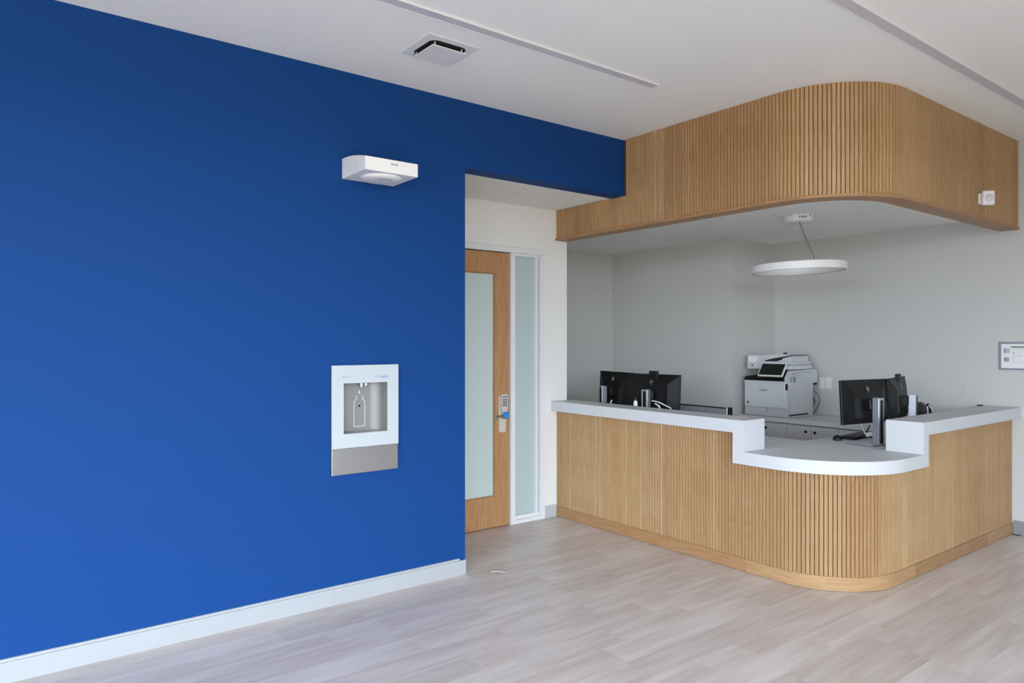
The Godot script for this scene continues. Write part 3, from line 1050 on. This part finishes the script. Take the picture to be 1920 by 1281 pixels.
func desk_clutter() -> void:
	var y := 0.841
	var t := thing("privacy_panel", "low grey desk panel with dark top edge to the right of the left monitors", "panel", Vector3(5.04, y, 0.14))
	var st := begin()
	span(st, Vector3(5.028, y, -0.21), Vector3(5.046, y + 0.196, 0.462), 0.001)
	obj("sheet", st, "grey_panel", t, true)
	st = begin()
	span(st, Vector3(5.025, y + 0.196, -0.21), Vector3(5.049, y + 0.205, 0.462), 0.001)
	obj("top_edge", st, "black_plastic", t, true)
	st = begin()
	span(st, Vector3(5.025, y, 0.4625), Vector3(5.049, y + 0.206, 0.472), 0.001)
	obj("end_strip", st, "white_plastic", t, true)
	st = begin()
	span(st, Vector3(5.025, y, 0.473), Vector3(5.06, y + 0.209, 0.498), 0.002)
	obj("end_cap", st, "black_plastic", t, true)
	# cables and plugs seen over the left counter
	cable("cable", "white cable arching up behind the left counter, below the webcam monitor", [Vector3(4.550, 1.102, 0.066), Vector3(4.550, 1.102, 0.101), Vector3(4.550, 1.097, 0.135), Vector3(4.550, 1.083, 0.187), Vector3(4.550, 1.065, 0.237), Vector3(4.550, 1.050, 0.271), Vector3(4.550, 0.930, 0.301), Vector3(4.560, 0.846, 0.331)], 0.005, "cable_white")
	cable("cable", "short white plug lead leaning below the arching white cable", [Vector3(4.530, 1.084, 0.122), Vector3(4.530, 1.073, 0.147), Vector3(4.530, 1.052, 0.170), Vector3(4.530, 0.848, 0.220)], 0.007, "cable_white")
	cable("cable", "thin white lead behind the left counter beside the leftmost silver stand", [Vector3(4.530, 1.080, -0.378), Vector3(4.530, 1.048, -0.394), Vector3(4.540, 0.848, -0.434)], 0.006, "cable_white")
	t = thing("hand_sanitizer", "small white bottle with dark cap between the two left monitors", "bottle", Vector3(4.55, y, -0.116))
	st = begin()
	lathe(st, [Vector2(0.0, 0.0), Vector2(0.016, 0.0), Vector2(0.018, 0.004), Vector2(0.018, 0.235), Vector2(0.010, 0.252), Vector2(0.0, 0.252)], Transform3D(), 20)
	obj("bottle_body", st, "cable_white", t)
	st = begin()
	lathe(st, [Vector2(0.009, 0.252), Vector2(0.009, 0.272), Vector2(0.006, 0.275), Vector2(0.0, 0.275)], Transform3D(), 16)
	obj("cap", st, "dark_grey", t)
	# keyboard and mouse by the right monitors
	t = thing("keyboard", "black keyboard lying on the worktop in front of the right monitors", "keyboard", Vector3(5.62, y, 1.27), deg_to_rad(4))
	st = begin()
	extrude(st, PackedVector2Array([Vector2(-0.07, 0.0), Vector2(0.07, 0.0), Vector2(0.07, 0.026), Vector2(0.062, 0.028), Vector2(-0.066, 0.014), Vector2(-0.07, 0.012)]), -0.225, 0.225, Transform3D(Basis(Vector3(0, 0, 1), Vector3(0, 1, 0), Vector3(1, 0, 0)), Vector3()), 5.0)
	obj("base", st, "black_plastic", t)
	st = begin()
	for r in 5:
		for c in 20:
			box(st, Vector3(-0.208 + 0.0218 * c, 0.0185 + 0.0027 * r, -0.052 + 0.024 * r), Vector3(0.018, 0.006, 0.018), 0.002)
	obj("keys", st, "dark_grey", t)
	t = thing("mouse", "black computer mouse at the left end of the keyboard", "mouse", Vector3(5.322, y, 1.258), deg_to_rad(25))
	st = begin()
	# a low dome: half an egg, flattened, with a skirt
	var prof := [Vector2(0.0, 1.0)]
	for i in range(1, 10):
		var a := PI / 2 * i / 9.0
		prof.append(Vector2(sin(a), 0.22 + 0.78 * cos(a)))
	prof.append(Vector2(0.97, 0.0))
	prof.append(Vector2(0.0, 0.0))
	prof.reverse()
	lathe(st, prof, Transform3D(Basis(Vector3(0.058, 0, 0), Vector3(0, 0.037, 0), Vector3(0, 0, 0.032)), Vector3()), 28, 60.0)
	obj("shell", st, "black_plastic", t)
	st = begin()
	lathe(st, [Vector2(0.0, -0.004), Vector2(0.009, -0.004), Vector2(0.009, 0.004), Vector2(0.0, 0.004)], Transform3D(Basis(Vector3(1, 0, 0), Vector3(0, 0, 1), Vector3(0, -1, 0)), Vector3(0.03, 0.026, 0)), 14)
	obj("wheel", st, "dark_grey", t)
	t = thing("tagged_cable", "dark cable with a white tip and white paper tag, hanging below the first right monitor", "cable", Vector3(5.47, y, 1.40))
	st = begin()
	tube(st, curve([Vector3(-0.01, 0.12, 0.04), Vector3(0.02, 0.06, 0.0), Vector3(0.05, 0.032, -0.03), Vector3(0.10, 0.02, -0.01), Vector3(0.08, 0.005, 0.05)], 20), 0.004, 8)
	obj("lead", st, "black_plastic", t)
	st = begin()
	tube(st, [Vector3(-0.07, 0.135, 0.0), Vector3(-0.035, 0.092, 0.0), Vector3(0.0, 0.05, 0.0)], 0.006, 8)
	obj("white_tip", st, "cable_white", t)
	st = begin()
	box(st, Vector3(0.035, 0.045, 0.012), Vector3(0.055, 0.032, 0.002), 0.0005, Basis(Vector3(0, 1, 0), -0.5) * Basis(Vector3(0, 0, 1), 0.15))
	obj("paper_tag", st, "paper", t)
	cable("cable", "black cable coiled on the worktop behind the first right stand", [Vector3(5.46, y + 0.03, 1.58), Vector3(5.48, y + 0.018, 1.63), Vector3(5.53, y + 0.012, 1.67), Vector3(5.60, y + 0.02, 1.64), Vector3(5.56, y + 0.05, 1.58)], 0.006, "black_plastic")
	t = thing("desk_phone", "boxy black device with a white cord behind the right counter, right of the monitors", "phone", Vector3(6.17, y, 1.50), deg_to_rad(20))
	st = begin()
	extrude(st, PackedVector2Array([Vector2(-0.05, 0.0), Vector2(0.05, 0.0), Vector2(0.05, 0.235), Vector2(0.01, 0.262), Vector2(-0.05, 0.258)]), -0.062, 0.062, Transform3D(Basis(Vector3(0, 0, 1), Vector3(0, 1, 0), Vector3(1, 0, 0)), Vector3()), 5.0)
	obj("body", st, "black_plastic", t)
	st = begin()
	span(st, Vector3(-0.005, 0.05, 0.050), Vector3(0.058, 0.232, 0.054), 0.001)
	obj("back_plate", st, "dark_grey", t)
	st = begin()
	tube(st, curve([Vector3(-0.018, 0.232, 0.055), Vector3(-0.016, 0.18, 0.058), Vector3(-0.02, 0.01, 0.06)], 10), 0.005, 8)
	obj("cord", st, "cable_white", t)
	t = thing("handset", "small black curved handset with white cord, at the right of the boxy device", "handset", Vector3(6.31, 0.862, 1.50))
	st = begin()
	tube(st, curve([Vector3(0.0, 0.001, 0.0), Vector3(0.0, 0.14, 0.01), Vector3(0.02, 0.20, 0.0), Vector3(0.05, 0.18, -0.02), Vector3(0.055, 0.10, -0.02), Vector3(0.05, 0.0, -0.02)], 22), 0.022, 10)
	obj("body", st, "black_plastic", t)
	st = begin()
	tube(st, curve([Vector3(-0.02, 0.215, 0.02), Vector3(0.0, 0.18, 0.035), Vector3(0.03, 0.12, 0.04), Vector3(0.05, 0.004, 0.04)], 14), 0.006, 8)
	obj("cord", st, "cable_white", t)
	t = thing("cable_grommet", "tiny black grommet on the raised right counter near the back wall", "grommet", Vector3(6.79, 1.056, 1.72))
	st = begin()
	lathe(st, [Vector2(0.0, 0.008), Vector2(0.020, 0.008), Vector2(0.024, 0.004), Vector2(0.024, 0.0)], Transform3D(), 20)
	obj("ring", st, "black_plastic", t)
	st = begin()
	lathe(st, [Vector2(0.0, 0.0095), Vector2(0.012, 0.0095), Vector2(0.013, 0.008)], Transform3D(), 16)
	obj("cap", st, "dark_grey", t)

# ---------------------------------------------------------------- things on the blue wall
func water_filler() -> void:
	var x0 := 1.739
	var x1 := 2.189
	var cx := (x0 + x1) / 2
	var t := thing("water_filler", "white framed bottle filling station with steel alcove, set into the blue wall", "water dispenser", Vector3(cx, 0.787, 0))
	var st := begin()
	var zf := 0.026
	for e in [[x0, 1.816, 0.948, 1.454], [2.111, x1, 0.948, 1.454], [1.816, 2.111, 1.344, 1.454], [1.816, 2.111, 0.948, 1.034]]:
		span(st, Vector3(e[0], e[2], 0.018), Vector3(e[1], e[3], zf))
	obj("front_panel", st, "panel_white", t, true)
	st = begin()
	span(st, Vector3(x0 + 0.004, 0.95, 0.0), Vector3(1.812, 1.45, 0.018))
	span(st, Vector3(2.114, 0.95, 0.0), Vector3(x1 - 0.004, 1.45, 0.018))
	span(st, Vector3(1.812, 1.346, 0.0), Vector3(2.114, 1.45, 0.018))
	span(st, Vector3(1.812, 0.95, 0.0), Vector3(2.114, 1.032, 0.018))
	obj("frame", st, "steel", t, true)
	st = begin()
	span(st, Vector3(x0, 0.787, 0.0), Vector3(x1 - 0.003, 0.947, zf), 0.002)
	obj("lower_panel", st, "steel", t, true)
	# alcove: bent sheet, rounded at the back corners
	var pr := []
	pr.append(Vector2(1.8165, 0.024))
	pr.append(Vector2(1.822, -0.015))
	for i in 9:
		var a := PI + PI / 2 * i / 8.0
		pr.append(Vector2(1.885 + 0.063 * cos(a), -0.027 - 0.063 * -sin(a)))
	for i in 9:
		var a := -PI / 2 + PI / 2 * i / 8.0
		pr.append(Vector2(2.042 + 0.063 * cos(a), -0.027 + 0.063 * sin(a)))
	pr.append(Vector2(2.105, -0.015))
	pr.append(Vector2(2.1105, 0.024))
	st = begin()
	var yb := 1.036
	var yt := 1.345
	for i in pr.size() - 1:
		var a: Vector2 = pr[i]
		var b: Vector2 = pr[i + 1]
		var n0 := Vector2(0, 1)
		var ns := []
		for q in [[maxi(i - 1, 0), i + 1], [i, mini(i + 2, pr.size() - 1)]]:
			var d: Vector2 = (pr[q[1]] - pr[q[0]]).normalized()
			ns.append(Vector3(-d.y, 0, d.x))
		quad4(st, Vector3(a.x, yb, a.y), Vector3(b.x, yb, b.y), Vector3(b.x, yt, b.y), Vector3(a.x, yt, a.y), ns[0], ns[1], ns[1], ns[0])
	obj("alcove", st, "steel_alcove", t, true)
	var fp := PackedVector2Array(pr)
	st = begin()
	plan(st, fp, 1.034, yb)
	obj("drip_tray", st, "steel_satin", t, true)
	st = begin()
	plan(st, fp, yt, 1.3475)
	obj("alcove_top", st, "steel_alcove", t, true)
	# outlet
	st = begin()
	lathe(st, [Vector2(0.0, -0.03), Vector2(0.010, -0.03), Vector2(0.011, -0.027), Vector2(0.011, 0.0), Vector2(0.018, 0.0), Vector2(0.018, 0.004)], Transform3D(Basis(), Vector3(1.965, 1.341, -0.045)), 20)
	obj("spout", st, "chrome", t, true)
	st = begin()
	lathe(st, [Vector2(0.0, -0.02), Vector2(0.006, -0.02), Vector2(0.007, 0.003)], Transform3D(Basis(), Vector3(1.99, 1.341, -0.03)), 14)
	obj("sensor_lamp", st, "white_plastic", t, true)
	# printed bottle outline on the back
	st = begin()
	var bz := -0.0885
	var ox := 1.973
	var line := [Vector2(-0.021, 0.215), Vector2(-0.021, 0.195), Vector2(-0.037, 0.178), Vector2(-0.037, 0.022), Vector2(0.037, 0.022), Vector2(0.037, 0.178), Vector2(0.021, 0.195), Vector2(0.021, 0.215)]
	for i in line.size() - 1:
		var a: Vector2 = line[i]
		var b: Vector2 = line[i + 1]
		var d := (b - a)
		box(st, Vector3(ox + (a.x + b.x) / 2, yb + 0.004 + (a.y + b.y) / 2, bz), Vector3(d.length() + 0.0025, 0.003, 0.001), 0.0, Basis(Vector3(0, 0, 1), d.angle()))
	obj("bottle_outline", st, "white_line", t, true)
	st = begin()
	extrude(st, PackedVector2Array([Vector2(0, 0.012), Vector2(0.005, 0.0), Vector2(0.005, -0.006), Vector2(0, -0.010), Vector2(-0.005, -0.006), Vector2(-0.005, 0.0)]), 0.0, 0.001, Transform3D(Basis(), Vector3(ox, yb + 0.243, bz - 0.0005)))
	obj("drop_print", st, "white_line", t, true)
	st = begin()
	lathe(st, [Vector2(0.0, 0.0012), Vector2(0.006, 0.001), Vector2(0.0065, 0.0)], Transform3D(Basis(Vector3(1, 0, 0), Vector3(0, 0, 1), Vector3(0, -1, 0)), Vector3(ox, yb + 0.155, -0.0899)), 16)
	obj("sensor", st, "black_gloss", t, true)
	var up := t.position
	text("wordmark", "ELKAY", "Droid Sans", 0.011, "pale_ink", t, Transform3D(Basis(), Vector3(1.843, 1.381, zf + 0.0004) - up))
	st = begin()
	span(st, Vector3(1.814, 1.377, zf), Vector3(1.8165, 1.389, zf + 0.0006))
	obj("wordmark_bar", st, "ink", t, true)
	text("feature_mark", "ezH2O", "Droid Sans", 0.013, "blue_ink", t, Transform3D(Basis(), Vector3(2.089, 1.379, zf + 0.0004) - up), true)
	st = begin()
	for i in 2:
		span(st, Vector3(2.03, 1.376 + 0.009 * i, zf), Vector3(2.048, 1.3785 + 0.009 * i, zf + 0.0005))
	obj("small_print", st, "pale_ink", t, true)

func wall_unit() -> void:
	var t := thing("wall_device", "white hooded box with round underside lens, high on the blue wall", "wall device", Vector3(1.99, 2.595, 0))
	var st := begin()
	var pr := PackedVector2Array([Vector2(0.0, 0.0), Vector2(0.318, 0.0), Vector2(0.318, 0.078)])
	for i in 11:
		var f := i / 10.0
		pr.append(Vector2(0.318 * (1.0 - f), 0.078 + 0.047 * sin(f * PI / 2) - 0.003 * f * f))
	extrude(st, pr, -0.173, 0.173, Transform3D(Basis(Vector3(0, 0, 1), Vector3(0, 1, 0), Vector3(1, 0, 0)), Vector3()), 12.0)
	obj("housing", st, "cream_plastic", t)
	st = begin()
	lathe(st, [Vector2(0.0, -0.022), Vector2(0.07, -0.021), Vector2(0.105, -0.017), Vector2(0.118, -0.010), Vector2(0.124, 0.0)], Transform3D(Basis(), Vector3(0.005, 0.0, 0.165)), 40)
	obj("lens_dome", st, "cream_plastic", t)
	st = begin()
	for i in 14:
		var a0 := PI * 0.75 - 1.45 * i / 14.0
		var a1 := PI * 0.75 - 1.45 * (i + 1) / 14.0
		var p0 := Vector3(0.01 + 0.068 * cos(a0), -0.0214, 0.165 + 0.068 * sin(a0))
		var p1 := Vector3(0.01 + 0.068 * cos(a1), -0.0214, 0.165 + 0.068 * sin(a1))
		tube(st, [p0, p1], 0.0016, 6)
	obj("vent_slot", st, "ink", t)
	text("wordmark", "DSG-WR", "Droid Sans", 0.009, "ink", t, Transform3D(Basis(), Vector3(0.015, 0.052, 0.3184)), true)

# ---------------------------------------------------------------- ceiling
func ceiling_fittings() -> void:
	# square plaque diffuser
	var t := thing("air_diffuser", "square white plaque air diffuser in the ceiling near the blue wall", "air vent", Vector3(2.13, CEIL, 0.625))
	var st := begin()
	var flat := Basis(Vector3(1, 0, 0), Vector3(0, 0, 1), Vector3(0, 1, 0))
	extrude(st, rrect(0.33, 0.33, 0.004), -0.004, 0.0, Transform3D(flat, Vector3()), 5.0)
	obj("frame", st, "trim_paint", t)
	st = begin()
	extrude(st, rrect(0.236, 0.236, 0.045), -0.0048, -0.0042, Transform3D(flat, Vector3()), 40.0)
	obj("throat", st, "dark_void", t)
	st = begin()
	box(st, Vector3(0.004, -0.026, -0.008), Vector3(0.226, 0.006, 0.226), 0.0025)
	obj("plaque", st, "trim_paint", t)
	for e in [[-0.09, 0.095], [0.085, 0.095], [-0.1, -0.09], [0.085, -0.1]]:
		st = begin()
		box(st, Vector3(e[0], -0.013, e[1]), Vector3(0.004, 0.022, 0.008))
		obj("hanger", st, "trim_paint", t)
	# flush linear lamps (off)
	for e in [["long white linear ceiling lamp ending near the oak bulkhead, on the blue wall's side", -3.6, 3.528, 0.998], ["long white linear ceiling lamp crossing the upper right corner, over the front of the desk", -3.0, 6.6, 2.325]]:
		t = thing("linear_ceiling_light", e[0], "ceiling light", Vector3((e[1] + e[2]) / 2, CEIL, e[3]), 0.0, "linear ceiling lights")
		st = begin()
		span(st, Vector3(e[1], CEIL - 0.012, e[3] - 0.035), Vector3(e[2], CEIL, e[3] - 0.031), 0.001)
		span(st, Vector3(e[1], CEIL - 0.012, e[3] + 0.031), Vector3(e[2], CEIL, e[3] + 0.035), 0.001)
		span(st, Vector3(e[2] - 0.003, CEIL - 0.012, e[3] - 0.031), Vector3(e[2], CEIL, e[3] + 0.031), 0.001)
		obj("rim", st, "trim_paint", t, true)
		var x: float = e[2] - 0.003
		while x > e[1]:
			var a := maxf(x - 0.56, e[1])
			st = begin()
			span(st, Vector3(a + 0.0006, CEIL - 0.010, e[3] - 0.031), Vector3(x - 0.0006, CEIL - 0.001, e[3] + 0.031))
			obj("lens", st, "lens_plastic", t, true)
			x -= 0.56
	# sprinkler heads
	var spots := [["small white sprinkler head in the passage ceiling above the door", Vector3(3.515, 2.8, -0.403)], ["small white sprinkler disc in the low ceiling, nearer the pendant light", Vector3(5.72, LOW, -0.743)], ["small white sprinkler disc in the low ceiling, at the far left corner", Vector3(5.30, LOW, -1.45)]]
	for i in 3:
		t = thing("sprinkler", spots[i][0], "sprinkler", spots[i][1], 0.0, "sprinklers")
		st = begin()
		lathe(st, [Vector2(0.0, -0.005), Vector2(0.034, -0.005), Vector2(0.04, -0.001), Vector2(0.04, 0.0)], Transform3D(), 24)
		obj("cover", st, "trim_paint", t)
		if i == 0:
			st = begin()
			lathe(st, [Vector2(0.0, -0.03), Vector2(0.016, -0.03), Vector2(0.016, -0.027), Vector2(0.006, -0.024), Vector2(0.008, -0.005)], Transform3D(), 16)
			obj("head", st, "trim_paint", t)

func pendant() -> void:
	var c := Vector3(5.49, LOW, 0.83)
	var t := thing("ring_pendant_light", "white ring pendant lamp on thin wires under the low ceiling", "pendant light", c)
	var st := begin()
	lathe(st, [Vector2(0.0, -0.054), Vector2(0.108, -0.054), Vector2(0.116, -0.047), Vector2(0.116, 0.0)], Transform3D(), 40, 50.0)
	var cp := obj("canopy", st, "white_plastic", t)
	for i in 5:
		st = begin()
		var a := 2.50 - 0.115 * i
		box(st, Vector3(cos(a) * 0.1155, -0.024, sin(a) * 0.1155), Vector3(0.003, 0.018, 0.006), 0.0, Basis(Vector3(0, 1, 0), -a))
		obj("vent", st, "ink", cp)
	for a in [3.05, 1.72]:
		st = begin()
		tube(st, [Vector3(cos(a) * 0.113, -0.010, sin(a) * 0.113), Vector3(cos(a) * 0.124, -0.010, sin(a) * 0.124)], 0.005, 8)
		obj("screw", st, "nickel", cp)
	# ring, hanging slightly out of level
	var tilt := Basis(Vector3(0.6079, 0, -0.794), -0.03)
	var rc := Vector3(0.0, -0.435, 0.0)
	st = begin()
	lathe(st, [Vector2(0.340, 0.031), Vector2(0.370, 0.031), Vector2(0.374, 0.027), Vector2(0.374, -0.018), Vector2(0.370, -0.031), Vector2(0.340, -0.031), Vector2(0.336, -0.027), Vector2(0.336, 0.027), Vector2(0.340, 0.031)], Transform3D(tilt, rc), 72, 20.0)
	obj("ring", st, "white_plastic", t)
	st = begin()
	lathe(st, [Vector2(0.369, -0.0312), Vector2(0.341, -0.0312)], Transform3D(tilt, rc), 72)
	obj("diffuser", st, "lens_plastic", t)
	for e in [[2.25, 0.0022, "dark_grey"], [6.1, 0.0012, "aluminium"], [4.3, 0.0012, "aluminium"]]:
		var a: float = e[0]
		var foot := rc + tilt * Vector3(cos(a) * 0.355, 0.031, sin(a) * 0.355)
		st = begin()
		tube(st, [Vector3(cos(a) * 0.03, -0.054, sin(a) * 0.03), foot], e[1], 6)
		obj("wire", st, e[2], t)

# ---------------------------------------------------------------- walls of the desk area
func wall_fittings() -> void:
	var t: Node3D
	var st: SurfaceTool
	t = thing("wall_plate", "narrow white wall plate just right of the copier", "wall plate", Vector3(XB, 1.178, 0.254), 0.0, "plates by the copier")
	st = begin()
	box(st, Vector3(-0.003, 0, 0), Vector3(0.006, 0.115, 0.050), 0.002)
	obj("plate", st, "white_plastic", t)
	st = begin()
	box(st, Vector3(-0.007, 0, 0), Vector3(0.003, 0.066, 0.03), 0.001)
	obj("rocker", st, "white_plastic", t)
	t = thing("wall_plate", "wider white blank wall plate, second to the right of the copier", "wall plate", Vector3(XB, 1.178, 0.327), 0.0, "plates by the copier")
	st = begin()
	box(st, Vector3(-0.003, 0, 0), Vector3(0.006, 0.115, 0.076), 0.002)
	obj("plate", st, "white_plastic", t)
	st = begin()
	for s in [-1, 1]:
		lathe(st, [Vector2(0.0, 0.0015), Vector2(0.003, 0.0012), Vector2(0.0035, 0.0)], Transform3D(Basis(Vector3(0, 1, 0), Vector3(-1, 0, 0), Vector3(0, 0, 1)), Vector3(-0.006, 0.042 * s, 0)), 10)
	obj("screw", st, "white_plastic", t)
	t = thing("switch_plate", "two-gang white switch plate on the back wall above the raised right counter", "wall switch", Vector3(XB, 1.189, 1.507))
	st = begin()
	box(st, Vector3(-0.003, 0, 0), Vector3(0.006, 0.112, 0.122), 0.002)
	obj("plate", st, "wall_grey", t)
	for s in [-1, 1]:
		st = begin()
		box(st, Vector3(-0.0075, 0, 0.023 * s), Vector3(0.004, 0.066, 0.034), 0.001, Basis(Vector3(0, 0, 1), 0.04))
		obj("rocker", st, "wall_grey", t)
	# evacuation plan in a grey frame
	t = thing("framed_plan", "framed floor plan sheet with a green heading on the back wall", "framed notice", Vector3(XB, 1.363, 2.0))
	st = begin()
	var z0 := 1.826
	var z1 := 2.156
	for e in [[z0, z1, 1.363, 1.378], [z0, z1, 1.581, 1.596], [z0, z0 + 0.016, 1.378, 1.581], [z1 - 0.016, z1, 1.378, 1.581]]:
		span(st, Vector3(XB - 0.014, e[2], e[0]), Vector3(XB, e[3], e[1]), 0.002)
	obj("frame", st, "aluminium", t, true)
	st = begin()
	span(st, Vector3(XB - 0.006, 1.378, z0 + 0.016), Vector3(XB - 0.002, 1.581, z1 - 0.016))
	obj("sheet", st, "plan_print", t, true) if M.has("plan_print") else obj("sheet", st, "paper", t, true)
	var zf := XB - 0.0066
	var mark := func(called: String, za: float, zb: float, ya: float, yb: float, m: String) -> void:
		var s := begin()
		span(s, Vector3(zf, ya, za), Vector3(zf + 0.0006, yb, zb))
		obj(called, s, m, t, true)
	mat("plan_green", Color8(88, 138, 104), 0.6)
	mat("plan_grey", Color8(184, 188, 196), 0.7)
	mark.call("heading_bar", z0 + 0.085, z1 - 0.03, 1.548, 1.560, "plan_green")
	mark.call("legend", z0 + 0.036, z0 + 0.078, 1.504, 1.544, "plan_grey")
	mark.call("legend_bar", z0 + 0.036, z0 + 0.041, 1.504, 1.540, "ink")
	mark.call("legend", z0 + 0.036, z0 + 0.074, 1.430, 1.468, "plan_grey")
	for i in 3:
		mark.call("legend_line", z0 + 0.037, z0 + 0.056, 1.459 - 0.011 * i, 1.4625 - 0.011 * i, "pale_ink")
	for e in [[0.10, 0.27, 1.535, 1.5365], [0.10, 0.27, 1.425, 1.4265], [0.10, 0.1015, 1.425, 1.5365], [0.2685, 0.27, 1.425, 1.5365], [0.10, 0.19, 1.478, 1.4795], [0.19, 0.1915, 1.425, 1.5], [0.14, 0.1415, 1.478, 1.5365], [0.22, 0.27, 1.46, 1.4615], [0.22, 0.2215, 1.46, 1.51]]:
		mark.call("plan_line", z0 + e[0], z0 + e[1], e[2], e[3], "pale_ink")
	mark.call("plan_mark", z0 + 0.106, z0 + 0.113, 1.50, 1.507, "ink")
	# motion sensor on the bulkhead, turned into the room
	t = thing("motion_sensor", "white motion sensor with round grey lens on the oak bulkhead", "motion sensor", Vector3(6.06, 2.674, 1.966))
	var b := Basis(Vector3(0, 1, 0), deg_to_rad(-50))
	st = begin()
	box(st, Vector3(0.004, 0, 0.016), Vector3(0.05, 0.08, 0.032), 0.004)
	obj("bracket", st, "white_plastic", t)
	st = begin()
	box(st, Vector3(0, 0, 0.06) , Vector3(0.084, 0.108, 0.036), 0.008, b)
	var hs := obj("housing", st, "white_plastic", t)
	st = begin()
	lathe(st, [Vector2(0.0, 0.010), Vector2(0.016, 0.009), Vector2(0.028, 0.004), Vector2(0.030, 0.0)], Transform3D(b * Basis(Vector3(1, 0, 0), Vector3(0, 0, 1), Vector3(0, -1, 0)), Vector3(0, 0, 0.06) + b * Vector3(0.002, 0.0, 0.018)), 24)
	obj("lens", st, "lens_plastic", hs)

func loose_bits() -> void:
	var t := thing("bent_screw", "small bent metal screw lying on the floor near the blue wall's end", "screw", Vector3(2.905, 0.0, 0.132))
	var st := begin()
	tube(st, curve([Vector3(-0.038, 0.004, -0.036), Vector3(-0.018, 0.013, -0.018), Vector3(0.006, 0.013, 0.008), Vector3(0.034, 0.008, 0.036)], 16), 0.0038, 8)
	obj("shank", st, "nickel", t)
	st = begin()
	box(st, Vector3(0.036, 0.010, 0.038), Vector3(0.005, 0.020, 0.016), 0.001, Basis(Vector3(0, 1, 0), -0.78))
	obj("head", st, "chrome", t)
